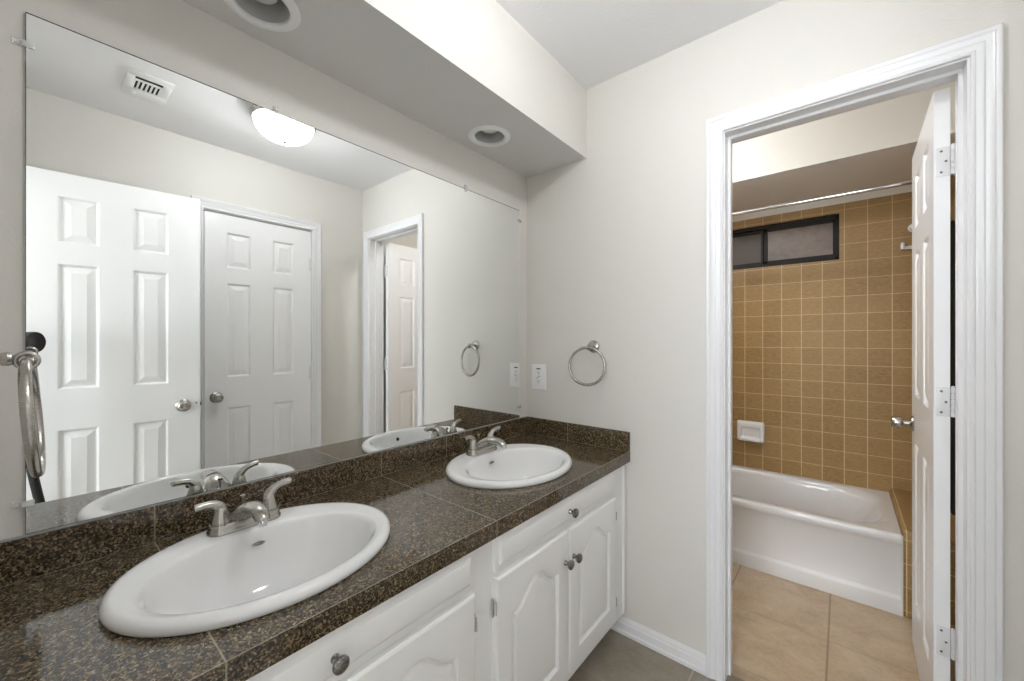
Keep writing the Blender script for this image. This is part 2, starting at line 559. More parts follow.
# back wall with the window recess
WX0, WX1, WZ0, WZ1 = 0.40, 1.250, 1.785, 2.078
bm = bmesh.new()
for a in ((TL, WX0, 0, 2.135), (WX1, TR, 0, 2.135), (WX0, WX1, 0, WZ0), (WX0, WX1, WZ1, 2.135)):
    bx(bm, a[0], a[1], TB, TB + 0.14, a[2], a[3])
bx(bm, TL, TR, TB + 0.004, TB + 0.14, 2.135, H, mi=1)
struct('wall_tub_back', bm, [M['tile_x'], M['cream']], 'tan square tiled wall behind the bathtub', 'wall')
struct('ceiling_tub', box(TL - T, TR + T, D2, TB + 0.14, H, H + T), M['cream'], 'white ceiling over the tub room', 'ceiling')
bm = bmesh.new()
bx(bm, TL, TR, 2.57, TB, 2.18, H)
for f in bm.faces: f.material_index = 1 if f.normal.z < -0.5 else 0
struct('soffit_tub', bm, [M['cream'], M['ceiling']], 'lowered white ceiling box above the bathtub', 'soffit')
# tiled ledge at the end of the tub
bm = bmesh.new()
bx(bm, 1.479, TR, 2.555, TB, 0, 0.40, bev=0.012, seg=3)
struct('tub_ledge', bm, M['tile_x'], 'tan tiled ledge between the tub end and the open door', 'ledge', smooth=True)

# hall behind the photographer
struct('floor_hall', box(-0.6, 2.6, -2.6, NY2, -0.08, 0), M['carpet'], 'carpeted floor of the room behind the entrance door', 'floor')
struct('ceiling_hall', box(-0.6, 2.6, -2.6, NY2, H, H + T), M['ceiling'], 'ceiling of the room behind the entrance door', 'ceiling')
bm = bmesh.new()
bx(bm, -0.7, -0.6, -2.6, NY2, 0, H); bx(bm, 2.6, 2.7, -2.6, NY2, 0, H); bx(bm, -0.7, 2.7, -2.7, -2.6, 0, H)
bx(bm, -0.7, -T, NY2, NY2 + 0.05, 0, H); bx(bm, W + T, 2.7, NY2, NY2 + 0.05, 0, H)
struct('wall_hall', bm, M['cream'], 'walls of the room behind the entrance door', 'wall')

# ---- moulded casings
CASE = [(0, 0), (0, .009), (.003, .011), (.007, .011), (.010, .008), (.016, .009), (.021, .012), (.024, .0125), (.027, .0105),
        (.036, .013), (.042, .0165), (.045, .0145), (.049, .017), (.054, .018), (.057, .015), (.057, 0)]
def casing_bm(a0, a1, zt, place):
    """place(a, z, d) -> world point; a along the wall, d out of the wall"""
    bm = bmesh.new()
    loops = []
    for path in range(4):
        l = []
        for w, d in CASE:
            a, z = ((a0 - w, 0), (a0 - w, zt + w), (a1 + w, zt + w), (a1 + w, 0))[path]
            l.append(place(a, z, d))
        loops.append(l)
    loft(bm, loops, cap0=True, cap1=True)
    return bm
def jamb_bm(a0, a1, zt, place, depth, stop_at=None, th=0.017, stop_side=1):
    bm = bmesh.new()
    def pbox(aa, ab, za, zb, da, db):
        p = [Vector(place(a, z, d)) for a in (aa, ab) for z in (za, zb) for d in (da, db)]
        lo = [min(q[i] for q in p) for i in range(3)]; hi = [max(q[i] for q in p) for i in range(3)]
        bx(bm, lo[0], hi[0], lo[1], hi[1], lo[2], hi[2])
    pbox(a0 - th, a0, 0, zt + th, 0, -depth); pbox(a1, a1 + th, 0, zt + th, 0, -depth); pbox(a0, a1, zt, zt + th, 0, -depth)
    if stop_at:
        s0, s1 = stop_at
        pbox(a0, a0 + .010, 0, zt, -s0, -s1); pbox(a1 - .010, a1, 0, zt, -s0, -s1); pbox(a0 + .010, a1 - .010, zt - .010, zt, -s0, -s1)
    return bm
pf = lambda a, z, d: (a, D - d, z)
t1 = thing('trim_1', 'white moulded door frame around the doorway to the tub', 'door frame', (1.23, D, 0), structure=True)
obj('casing', casing_bm(0.925, 1.535, 2.047 + .005, pf), M['trim'], t1, world=True, smooth=True, ang=25)
obj('jamb', jamb_bm(0.93, 1.53, 2.047, pf, D2 - D, (0.045, 0.078)), M['trim'], t1, world=True)
pb = lambda a, z, d: (a, D2 + d, z)
obj('casing', casing_bm(0.925, 1.535, 2.052, pb), M['trim'], t1, world=True, smooth=True, ang=25)
pr_ = lambda a, z, d: (W - d, a, z)
t2 = thing('trim_2', 'white moulded frame around the closed closet door, in the mirror', 'door frame', (W, 0.947, 0), structure=True)
obj('casing', casing_bm(0.634, 1.260, 2.052, pr_), M['trim'], t2, world=True, smooth=True, ang=25)
obj('jamb', jamb_bm(0.637, 1.257, 2.047, pr_, 0.10), M['trim'], t2, world=True)
pn = lambda a, z, d: (a, NY + d, z)
t3 = thing('trim_3', 'white frame of the entrance doorway behind the photographer', 'door frame', (1.175, NY, 0), structure=True)
obj('casing', casing_bm(EX0 + .012, EX1 - .012, 2.052, pn), M['trim'], t3, world=True, smooth=True, ang=25)
obj('jamb', jamb_bm(EX0 + .017, EX1 - .017, 2.047, pn, NY - NY2), M['trim'], t3, world=True)
# closet back so that nothing shows through the door gap
struct('wall_closet', box(W + T + 0.3, W + T + 0.34, 0.5, 1.4, 0, H), M['wall'], 'back of the closet behind the closed six panel door', 'wall')

# ---- baseboards
def base_bm(x0, x1, yf):
    prof = [(0, 0), (.016, 0), (.016, .014), (.012, .019), (.012, .046), (.009, .050), (.009, .058), (.005, .066), (.004, .070), (0, .070)]
    bm = bmesh.new()
    loft(bm, [[(x, yf - d, z) for d, z in prof] for x in (x0, x1)], cap0=True, cap1=True)
    return bm
struct('baseboard_far', base_bm(0.472, 0.868, D), M['trim'], 'white stepped baseboard between the vanity and the door frame', 'baseboard', smooth=True, ang=25)
struct('baseboard_right', box(W - .012, W, NY, 0.575, 0, .07, bev=.003), M['trim'], 'white baseboard behind the open entrance door', 'baseboard')

# ------------------------------------------------------------------ six panel doors
def panel_door(w, h, t, cols, rows):
    """local: x along width 0..w, y thickness -t/2..t/2, z up; moulded panels on both faces"""
    bm = bmesh.new()
    prof = [(0, 0), (.004, .002), (.010, .010), (.014, .010), (.038, .003), (.041, .002)]
    xs = sorted(set([0, w] + [c for p in cols for c in p])); zs = sorted(set([0, h] + [c for p in rows for c in p]))
    for sgn in (-1, 1):
        for i in range(len(xs) - 1):
            for j in range(len(zs) - 1):
                xa, xb, za, zb = xs[i], xs[i + 1], zs[j], zs[j + 1]
                if (xa, xb) in cols and (za, zb) in rows:
                    loops = []
                    for ins, dep in prof:
                        y = sgn * (t / 2 - dep)
                        loops.append([(xa + ins, y, za + ins), (xb - ins, y, za + ins), (xb - ins, y, zb - ins), (xa + ins, y, zb - ins)])
                    loft(bm, loops, cap1=True)
                else:
                    y = sgn * t / 2
                    bm.faces.new([bm.verts.new(p) for p in ((xa, y, za), (xb, y, za), (xb, y, zb), (xa, y, zb))])
    for p in (((0, 0, 0, h)), ((w, 0, w, h))):
        x = p[0]
        bm.faces.new([bm.verts.new(q) for q in ((x, -t / 2, 0), (x, t / 2, 0), (x, t / 2, h), (x, -t / 2, h))])
    for z in (0, h):
        bm.faces.new([bm.verts.new(q) for q in ((0, -t / 2, z), (w, -t / 2, z), (w, t / 2, z), (0, t / 2, z))])
    bmesh.ops.remove_doubles(bm, verts=bm.verts, dist=1e-5)
    return bm
ROWS = [(.20, .855), (1.04, 1.617), (1.711, 1.927)]
def knob_profile(L=0.055):
    return [(0.0, 0), (.031, 0), (.033, .002), (.031, .006), (.022, .010), (.013, .012), (.012, .024), (.016, .028), (.024, .033),
            (.0275, .040), (.0275, .047), (.025, .053), (.020, .057), (.013, .0585), (.010, .0575), (0, .057)]
def door_knob(parent, x, z, y, sgn, lock=False):
    u, v, w = Vector((1, 0, 0)), Vector((0, 0, 1)), Vector((0, sgn, 0))
    o = obj('door_knob', lathe(bmesh.new(), knob_profile(), axis=(u, v, w), n=32), M['nickel'], parent, smooth=True, origin=None, label='brushed nickel round knob')
    o.location = (x, y, z)
    b = bmesh.new()
    bx(b, -.0055, .0055, sgn * .0560, sgn * .0605, -.002, .002, bev=.001)
    k = obj('turn_button', b, M['chrome'] if lock else M['nickel'], o)
    return o
DZ = 0.008
# door_1 : tub room door, open at a right angle, hinge on the right jamb
d1 = thing('door_1', 'white six panel door standing open into the tub room', 'door', (1.4995, 1.774, DZ), PI / 2 - 0.016, structure=True)
s1 = obj('door_slab', panel_door(0.595, 2.032, 0.035, [(.105, .250), (.345, .490)], ROWS), M['door'], d1, smooth=True, ang=12)
def lever_profile():
    return [(0, 0), (.031, 0), (.032, .003), (.030, .007), (.018, .010), (.0125, .012), (.0125, .030), (.018, .034), (.0235, .038), (.0255, .044), (.0245, .058), (.022, .064), (.018, .066), (0, .066)]
for sg in (1, -1):
    o = obj('door_knob', lathe(bmesh.new(), lever_profile(), axis=(Vector((1, 0, 0)), Vector((0, 0, 1)), Vector((0, sg, 0))), n=32), M['nickel'], d1, smooth=True, label='brushed nickel round knob')
    o.location = (0.540, sg * 0.0175, 0.923)
# hinges of the open tub door: leaf on the slab edge, leaf on the jamb, knuckle between
def hinge(parent, zc, x0, x1, yface, side, knx):
    """leaf lies in the plane y = yface (slab edge), spans x0..x1"""
    b = bmesh.new()
    bx(b, x0, x1, yface - .0022, yface, zc - .0445, zc + .0445, bev=.0008)
    for zz in (-.032, .0, .032):
        lathe(b, [(0, -.0032), (.0026, -.0030), (.0036, -.0020), (.0036, 0)], ((x0 + x1) / 2 + (.006 if zz == 0 else -.004), yface, zc + zz), 'y', 10, mi=1)
    lf = obj('hinge_leaf', b, [M['steel'], M['knob']], parent, world=True, smooth=True)
    b = bmesh.new()
    for i in range(5):
        z0 = zc - .0445 + i * .0178
        lathe(b, [(0, z0 + .0006), (.0052, z0 + .0006), (.0055, z0 + .0014), (.0055, z0 + .0164), (.0052, z0 + .0172), (0, z0 + .0172)], (knx, yface - .002, 0), 'z', 14)
    lathe(b, [(0, zc + .0445), (.004, zc + .0445), (.0045, zc + .048), (0, zc + .050)], (knx, yface - .002, 0), 'z', 14)
    obj('hinge_knuckle', b, M['steel'], lf, world=True, smooth=True)
hinge_root = t1
for zc in (1.818, 1.086, 0.356):
    hinge(t1, zc, 1.4875, 1.5165, 1.7730, 1, 1.5225)
# door_3 : closed closet door in the right wall
d3 = thing('door_3', 'white six panel closet door, closed, seen in the mirror', 'door', (W + 0.022, 0.642, DZ), PI / 2, structure=True)
obj('door_slab', panel_door(0.611, 2.032, 0.035, [(.111, .239), (.366, .498)], ROWS), M['door'], d3, smooth=True, ang=12)
door_knob(d3, 0.056, 0.923, 0.0175, 1, True)
for zc in (1.80, 1.04, 0.25):
    b = bmesh.new()
    for i in range(5):
        z0 = zc - .0445 + i * .0178
        lathe(b, [(0, z0 + .0006), (.0055, z0 + .0006), (.0055, z0 + .0172), (0, z0 + .0172)], (.613, .021, 0), 'z', 12)
    bx(b, .598, .611, .0170, .0190, zc - .0445, zc + .0445)
    obj('hinge_knuckle', b, M['steel'], d3, smooth=True)
# door_2 : entrance door swung open against the right wall
ang2 = R(6.2)
hx, hy = 1.521, -0.060
d2 = thing('door_2', 'white six panel entrance door open against the wall, seen in the mirror', 'door', (hx, hy, DZ), PI / 2 + ang2, structure=True)
obj('door_slab', panel_door(0.642, 2.032, 0.035, [(.130, .262), (.378, .512)], ROWS), M['door'], d2, smooth=True, ang=12)
door_knob(d2, 0.572, 0.920, 0.0175, 1)
b = bmesh.new(); bx(b, .6415, .6430, -.0115, .0115, .895, .950); bx(b, .642, .650, -.006, .006, .912, .932, bev=.002)
obj('latch_plate', b, M['nickel'], d2)
bm = bmesh.new(); lathe(bm, [(0, 0), (.004, 0), (.004, .002), (0, .003)], axis=(Vector((1, 0, 0)), Vector((0, 0, 1)), Vector((0, 1, 0))), n=12)
o = obj('privacy_pin', bm, M['knob'], d2, smooth=True); o.location = (0.626, 0.0175, 0.928)

# ------------------------------------------------------------------ window in the tiled wall
w1 = thing('window_1', 'small dark bronze sliding window high in the tiled wall', 'window', (0.825, TB + .04, WZ0), structure=True)
b = bmesh.new()
FY0, FY1 = TB + 0.022, TB + 0.08
fz0, fz1 = 1.792, 2.072
fw = .026
bx(b, WX0, WX1, FY0, FY1, fz0 - .007, fz0 + .018, bev=.002); bx(b, WX0, WX1, FY0, FY1, fz1 - .018, fz1 + .006, bev=.002)
bx(b, WX0, WX0 + .022, FY0, FY1, fz0, fz1, bev=.002); bx(b, WX1 - .022, WX1, FY0, FY1, fz0, fz1, bev=.002)
obj('window_frame', b, M['bronze'], w1, world=True)
def sash(x0, x1, y0, y1, matp, nm):
    b = bmesh.new()
    za, zb = fz0 + .016, fz1 - .016
    bx(b, x0, x1, y0, y1, za, za + .020, bev=.002); bx(b, x0, x1, y0, y1, zb - .024, zb, bev=.002)
    bx(b, x0, x0 + .024, y0, y1, za, zb, bev=.002); bx(b, x1 - .016, x1, y0, y1, za, zb, bev=.002)
    s = obj('sash', b, M['bronze'], w1, world=True)
    obj(nm, box(x0 + .01, x1 - .01, (y0 + y1) / 2 - .002, (y0 + y1) / 2 + .002, za + .01, zb - .01), matp, s, world=True)
sash(0.838, WX1 - .016, TB + .030, TB + .048, M['glass'], 'glass_pane')
sash(WX0 + .016, 0.852, TB + .050, TB + .068, M['screen'], 'insect_screen')
b = bmesh.new(); bx(b, 0.824, 0.838, TB + .020, TB + .040, fz0 + .02, fz1 - .02, bev=.002)
obj('mullion', b, M['bronze'], w1, world=True)

# ------------------------------------------------------------------ vanity
VF = 0.539     # face frame front
v = thing('vanity_cabinet', 'long white double vanity cabinet with arched panel doors', 'vanity cabinet', (VF, 0.79, 0))
b = bmesh.new()
bx(b, .004, VF - .02, NY + .002, NY + .02, .10, CT - CH); bx(b, .004, VF - .02, D - .022, D - .003, .10, CT - CH)
bx(b, .004, VF - .02, NY + .002, D - .003, .10, .118); bx(b, .004, .016, NY + .002, D - .003, .10, CT - CH)
bx(b, .016, VF - .02, .735, .755, .118, CT - CH)
obj('carcass', b, M['cabinet'], v, world=True)
b = bmesh.new()
y0, y1 = NY + .002, D - .003
for ya, yb in ((y0, .005), (.330, .355), (.690, .800), (1.135, 1.162), (1.495, y1)):
    bx(b, VF - .02, VF, ya, yb, .10, CT - CH)
bx(b, VF - .0205, VF - .0003, y0, y1, .10, .165); bx(b, VF - .0205, VF - .0003, y0, y1, .610, .668); bx(b, VF - .0205, VF - .0003, y0, y1, .718, CT - CH)
obj('face_frame', b, M['cabinet'], v, world=True)
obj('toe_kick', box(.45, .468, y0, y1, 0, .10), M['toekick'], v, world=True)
# scribe strip against the end wall
obj('scribe_strip', box(VF - .006, VF + .006, D - .028, D - .003, .10, CT - CH - .001, bev=.002), M['cabinet'], v, world=True)

def arch_loop(u0, u1, z0, sh, pk, off, n=32):
    """closed loop: bottom edge, right side, arched top (right to left), left side"""
    c = (u0 + u1) / 2; hw = (u1 - u0) / 2
    a0, a1, zz = u0 + off, u1 - off, z0 + off
    def top(u):
        s = abs((u - c) / hw) / 0.86
        s = min(1, s)
        k = 0.5 * (1 + math.cos(PI * s ** 1.15))
        return sh + (pk - sh) * k
    def slope(u):
        return (top(u + 1e-4) - top(u - 1e-4)) / 2e-4
    pts = []
    m = 10
    for i in range(m): pts.append((a0 + (a1 - a0) * i / m, zz))
    def offtop(u):
        sl = slope(u); L = math.sqrt(1 + sl * sl)
        return (u + sl / L * off, top(u) - off / L)
    for i in range(m):
        t = i / m
        pts.append((a1, zz + (sh - off - zz) * t))
    for i in range(n + 1):
        u = u1 - (u1 - u0) * i / n
        p = offtop(u)
        if i == 0: p = (a1, sh - off)
        if i == n: p = (a0, sh - off)
        pts.append((min(a1, max(a0, p[0])), p[1]))
    for i in range(m - 1):
        t = (i + 1) / m
        pts.append((a0, sh - off + (zz - sh + off) * t))
    return pts
def rect_loop(w, h, ins, n=32):
    m = 10
    pts = []
    a0, a1, z0, z1 = ins, w - ins, ins, h - ins
    for i in range(m): pts.append((a0 + (a1 - a0) * i / m, z0))
    for i in range(m): pts.append((a1, z0 + (z1 - z0) * i / m))
    for i in range(n + 1): pts.append((a1 - (a1 - a0) * i / n, z1))
    for i in range(m - 1): pts.append((a0, z1 + (z0 - z1) * (i + 1) / m))
    return pts
def cabinet_door_bm(w, h, t=.019):
    """local: x outwards, y along width from 0, z up"""
    bm = bmesh.new()
    st = 0.062
    loops = []
    for ins, d in ((0, 0), (0, t - .007), (.0015, t - .004), (.006, t - .0005), (.009, t)):
        loops.append([(d, u, z) for u, z in rect_loop(w, h, ins)])
    sh, pk = h - .118, h - .058
    for off, d in ((0, t), (.003, t - .003), (.006, t - .0100), (.009, t - .0105), (.012, t - .010), (.022, t - .0025), (.025, t - .002)):
        loops.append([(d, u, z) for u, z in arch_loop(st, w - st, st, sh, pk, off)])
    vl = loft(bm, loops)
    last = vl[-1]
    # fill centre: strips from the arch to the bottom
    c = bm.verts.new((t - .002, w / 2, h * .45))
    n = len(last)
    for i in range(n): bm.faces.new((last[i], last[(i + 1) % n], c))
    first = vl[0]
    bm.faces.new(first[::-1])
    return bm
def cab_knob(parent, y, z, x):
    o = obj('knob', lathe(bmesh.new(), [(0, 0), (.008, 0), (.0085, .002), (.0065, .005), (.0055, .012), (.0075, .015), (.0135, .018), (.0155, .022), (.0150, .026), (.011, .0295), (.005, .031), (0, .0312)], axis='x', n=24), M['knob'], parent, smooth=True, label='pewter mushroom knob')
    o.location = (x, y, z)
    return o
DW, DH = 0.3625, 0.4915
DB = 0.1425
def cab_door(ya, knob_y, hinge_y):
    o = obj('door', cabinet_door_bm(DW, DH), M['cabinet'], v, smooth=True, ang=22)
    o.location = Vector((VF, ya, DB)) - v.location
    cab_knob(o, knob_y - ya, .535 - DB, .019)
    for hz in (.556, .205):
        b = bmesh.new()
        s = 1 if hinge_y > ya + .1 else -1
        e = hinge_y - ya
        bx(b, -.001, .004, min(e, e - s * .006), max(e, e - s * .006), hz - DB - .016, hz - DB + .016, bev=.0015)
        lathe(b, [(0, -.024), (.0034, -.024), (.0034, .024), (0, .024)], (.007, e + s * .0035, hz - DB), 'z', 12)
        bx(b, .004, .0195, min(e + s*.001, e + s * .0035), max(e+s*.001, e + s * .0035), hz - DB - .018, hz - DB + .018, bev=.0008)
        obj('hinge', b, M['chrome'], o, smooth=True, label='small chrome hinge')
    return o
for ya, ky, hy_ in ((-.0175, .320, -.0175), (.3490, .3745, .7115), (.7900, 1.128, .7900), (1.1565, 1.181, 1.519)):
    cab_door(ya, ky, hy_)
def drawer_bm(w, h, t=.019):
    bm = bmesh.new()
    loops = []
    for ins, d in ((0, 0), (0, t - .011), (.002, t - .009), (.012, t - .0075), (.015, t - .0065), (.022, t - .001), (.026, t)):
        loops.append([(d, ins, ins), (d, w - ins, ins), (d, w - ins, h - ins), (d, ins, h - ins)])
    loft(bm, loops, cap0=True, cap1=True)
    return bm
for ya in (-.0175, .790):
    o = obj('drawer_front', drawer_bm(.730, .100), M['cabinet'], v, smooth=True, ang=15)
    o.location = Vector((VF, ya, .6475)) - v.location
    cab_knob(o, .3665, .0485, .019)

# ------------------------------------------------------------------ counter
SINKS = ((0.290, 0.337), (0.290, 1.168))
SA, SB = 0.2175, 0.2665
def countertop_bm():
    bm = bmesh.new()
    segs = ((NY + .001, 0.7555), (0.7555, D - .001))
    for z, flip in ((CT, 0), (CT - CH, 1)):
        for (cx, cy), (ya, yb) in zip(SINKS, segs):
            ea, eb = SA - .018, SB - .018
            corners = [(.001, ya), (CD, ya), (CD, yb), (.001, yb)]
            angs = sorted(set([2 * PI * i / 72 for i in range(72)] + [math.atan2(y - cy, x - cx) % (2 * PI) for x, y in corners]))
            inner, outer = [], []
            for a in angs:
                dx, dy = math.cos(a), math.sin(a)
                ts = []
                if dx > 1e-9: ts.append((CD - cx) / dx)
                if dx < -1e-9: ts.append((.001 - cx) / dx)
                if dy > 1e-9: ts.append((yb - cy) / dy)
                if dy < -1e-9: ts.append((ya - cy) / dy)
                t = min(ts); r = 1 / math.sqrt((dx / ea) ** 2 + (dy / eb) ** 2)
                inner.append((cx + dx * r, cy + dy * r, z)); outer.append((cx + dx * t, cy + dy * t, z))
            loft(bm, [outer, inner])
            if z == CT:
                loft(bm, [inner, [(x, y, CT - CH) for x, y, _ in inner]])
                for p, q in zip(outer, outer[1:] + outer[:1]):
                    if abs(p[1] - 0.7555) < 1e-6 and abs(q[1] - 0.7555) < 1e-6: continue
                    bm.faces.new([bm.verts.new(v) for v in (p, q, (q[0], q[1], CT - CH), (p[0], p[1], CT - CH))])
    bmesh.ops.remove_doubles(bm, verts=bm.verts, dist=1e-5)
    return bm
ct = thing('countertop', 'dark brown speckled granite tile countertop on the white vanity', 'countertop', (.28, .79, CT - CH))
obj('slab', countertop_bm(), M['granite'], ct, world=True)
b = bmesh.new(); bx(b, .001, .013, NY + .001, D - .001, CT, .8784, bev=.0012, seg=1)
obj('backsplash', b, M['granite'], ct, world=True, label='granite backsplash strip under the mirror')
b = bmesh.new(); bx(b, .013, CD, D - .013, D - .001, CT, .8784, bev=.0012, seg=1)
obj('backsplash', b, M['granite'], ct, world=True, label='granite side splash on the end wall')

# ------------------------------------------------------------------ sinks
def sink_bm():
    bm = bmesh.new()
    n = 80
    def ell(cx, a, b_, z, p=2.0):
        out = []
        for i in range(n):
            t = 2 * PI * i / n
            c_, s_ = math.cos(t), math.sin(t)
            out.append((cx + a * math.copysign(abs(c_) ** (2 / p), c_), b_ * math.copysign(abs(s_) ** (2 / p), s_), z))
        return out
    L = [ell(0, SA - .020, SB - .020, -.004), ell(0, SA - .020, SB - .020, .0005), ell(0, SA - .002, SB - .002, .0005), ell(0, SA, SB, .003), ell(0, SA + .0005, SB + .0005, .010), ell(0, SA - .002, SB - .002, .0165),
         ell(0, SA - .007, SB - .007, .0205), ell(0, SA - .013, SB - .013, .0220), ell(0.001, SA - .020, SB - .020, .0218)]
    a0, b0 = SA - .020, SB - .020
    cx1, a1, b1 = .030, .158, .220
    for k, z in ((.35, .0205), (.7, .0195), (.92, .0188), (1.0, .0175)):
        L.append(ell(.001 + (cx1 - .001) * k, a0 + (a1 - a0) * k, b0 + (b1 - b0) * k, z))
    for s, z in ((.985, .0145), (.965, .008), (.945, -.004), (.915, -.025), (.875, -.050), (.82, -.075), (.74, -.097), (.63, -.113), (.50, -.123), (.35, -.129), (.20, -.132), (.135, -.134)):
        L.append(ell(cx1 - .012 * (1 - s), a1 * s, b1 * (s if s > .7 else s * (1 - .25 * (.7 - s) / .7)), z))
    vl = loft(bm, L)
    # outside shell of the bowl
    O = [ell(0, SA - .020, SB - .020, -.004)]
    for s, z in ((1.02, -.012), (1.0, -.05), (.90, -.09), (.72, -.122), (.45, -.142), (.16, -.146)):
        O.append(ell(cx1 - .012 * (1 - s), (a1 + .008) * s, (b1 + .008) * s, z))
    loft(bm, O)
    loft(bm, [L[-1], O[-1]])
    bmesh.ops.remove_doubles(bm, verts=bm.verts, dist=1e-5)
    return bm
sk = thing('sink', 'white oval drop-in sink nearest the camera, left in the vanity', 'sink', (SINKS[0][0], SINKS[0][1], CT), group=None)
obj('basin', sink_bm(), M['porcelain'], sk, smooth=True, ang=60)
b = bmesh.new(); lathe(b, [(0, -.1345), (.010, -.1340), (.012, -.1315), (.020, -.1305), (.024, -.1320), (.024, -.146), (0, -.146)], (.018, 0, 0), 'z', 32)
obj('drain', b, M['nickel'], sk, smooth=True)
# oval overflow slot on the wall side of the bowl, round overflow hole on the front side
def overflow_bm():
    bm = bmesh.new()
    loops = []
    for s, h in ((1.0, 0), (1.0, .0025), (.85, .0032), (.70, .0022), (.66, .0005)):
        loops.append([(.0045 * s * math.cos(2 * PI * i / 24), .015 * s * math.sin(2 * PI * i / 24), h) for i in range(24)])
    loft(bm, loops, cap1=False)
    return bm
ov = obj('overflow_trim', overflow_bm(), M['nickel'], sk, smooth=True)
ov.location = (-.1115, .010, -.014); ov.rotation_euler = (0, R(62), 0)
bm = bmesh.new(); bmesh.ops.create_circle(bm, cap_ends=True, segments=24, radius=1)
bmesh.ops.scale(bm, vec=(.0032, .0105, 1), verts=bm.verts)
bmesh.ops.translate(bm, vec=(0, 0, .0008), verts=bm.verts)
obj('slot', bm, M['knob'], ov)
b = bmesh.new(); lathe(b, [(0, .003), (.007, .003), (.0085, .002), (.0085, -.003), (0, -.003)], (0, 0, 0), 'z', 20)
oh = obj('overflow_hole', b, M['dark'], sk, smooth=True)
oh.location = (.1755, 0, -.018); oh.rotation_euler = (0, R(-65), 0)

# ------------------------------------------------------------------ faucets
def faucet():
    f = thing('faucet', 'brushed nickel two handle faucet on the sink nearest the camera', 'faucet', (0.122, 0.337, CT + .0195))
    # base escutcheon: stadium lofted upward
    bm = bmesh.new()
    def stad(hl, r, z, n=12):
        pts = []
        for i in range(n + 1):
            a = -PI / 2 + PI * i / n
            pts.append((r * math.sin(a + PI / 2) if False else r * math.cos(a + PI / 2), hl + r * math.sin(a + PI / 2), z))
        for i in range(n + 1):
            a = PI / 2 + PI * i / n
            pts.append((r * math.cos(a + PI / 2), -hl + r * math.sin(a + PI / 2), z))
        return pts
    loft(bm, [stad(.052, .0275, 0), stad(.052, .0275, .006), stad(.052, .0255, .0085), stad(.052, .0250, .012), stad(.052, .0235, .019), stad(.051, .021, .0225), stad(.050, .016, .0235)], cap0=True, cap1=True)
    obj('base', bm, M['nickel'], f, smooth=True)
    # spout: rises from the middle, arches forward and drops to a rounded tip
    path = smooth_path([(-.004, 0, .012, .040, .018), (.002, 0, .026, .0380, .018), (.018, 0, .043, .0300, .0165), (.045, 0, .0550, .0225, .0135), (.075, 0, .0585, .0190, .0125), (.100, 0, .0550, .0175, .0125), (.114, 0, .0475, .0160, .0125), (.119, 0, .0415, .0140, .0115)], 35)
    bm = bmesh.new()
    tube(bm, [(p[0], p[1], p[2]) for p in path], [(p[3], p[4]) for p in path], n=20, up=(1, 0, 0.2))
    sp = obj('spout', bm, M['nickel'], f, smooth=True, ang=60)
    b = bmesh.new(); lathe(b, [(0, -.008), (.008, -.008), (.0095, -.006), (.0095, .004), (0, .004)], (0, 0, 0), 'z', 20)
    ae = obj('aerator', b, M['chrome'], sp, smooth=True); ae.location = (.1195, 0, .0390); ae.rotation_euler = (0, R(-22), 0)
    # lift rod behind the spout
    b = bmesh.new(); lathe(b, [(0, .015), (.0022, .015), (.0022, .060), (.0052, .062), (.0066, .065), (.0064, .068), (.004, .070), (0, .0705)], (-.019, 0, 0), 'z', 16)
    obj('lift_rod', b, M['nickel'], f, smooth=True)
    for s in (-1, 1):
        b = bmesh.new()
        lathe(b, [(0, .018), (.0232, .018), (.0240, .0205), (.0232, .023), (.0205, .0240), (.0200, .0255), (.0215, .027), (.0205, .030), (.0175, .042), (.0150, .052), (.0130, .058), (.010, .063), (0, .065)], (0, s * .052, 0), 'z', 24)
        h = obj('handle', b, M['nickel'], f, smooth=True, ang=35)
        rise = 0.0 if s < 0 else .010
        path = smooth_path([(0, s * .048, .046, .0125, .0125), (0, s * .053, .0600, .0115, .0115), (0.001, s * .064, .0700 + rise * .3, .0098, .0095), (0.002, s * .080, .0735 + rise * .7, .0090, .0080), (0.004, s * .0985, .0735 + rise, .0092, .0078), (0.004, s * .1020, .0733 + rise, .0086, .0070)], 25)
        b = bmesh.new()
        tube(b, [p[:3] for p in path], [(p[3], p[4]) for p in path], n=16)
        obj('lever', b, M['nickel'], h, smooth=True, ang=60)
    return f
fa = faucet()
fa2 = copy_tree(fa)
fa2.location = (0.124, 1.180, CT + .0195)
fa2['label'] = 'brushed nickel two handle faucet on the far sink by the corner'
sk2 = copy_tree(sk)
sk2.location = (SINKS[1][0], SINKS[1][1], CT)
sk2['label'] = 'white oval drop-in sink farther away, by the corner with the outlet'
for o in (fa, fa2): o['group'] = 'vanity faucets'
for o in (sk, sk2): o['group'] = 'vanity sinks'

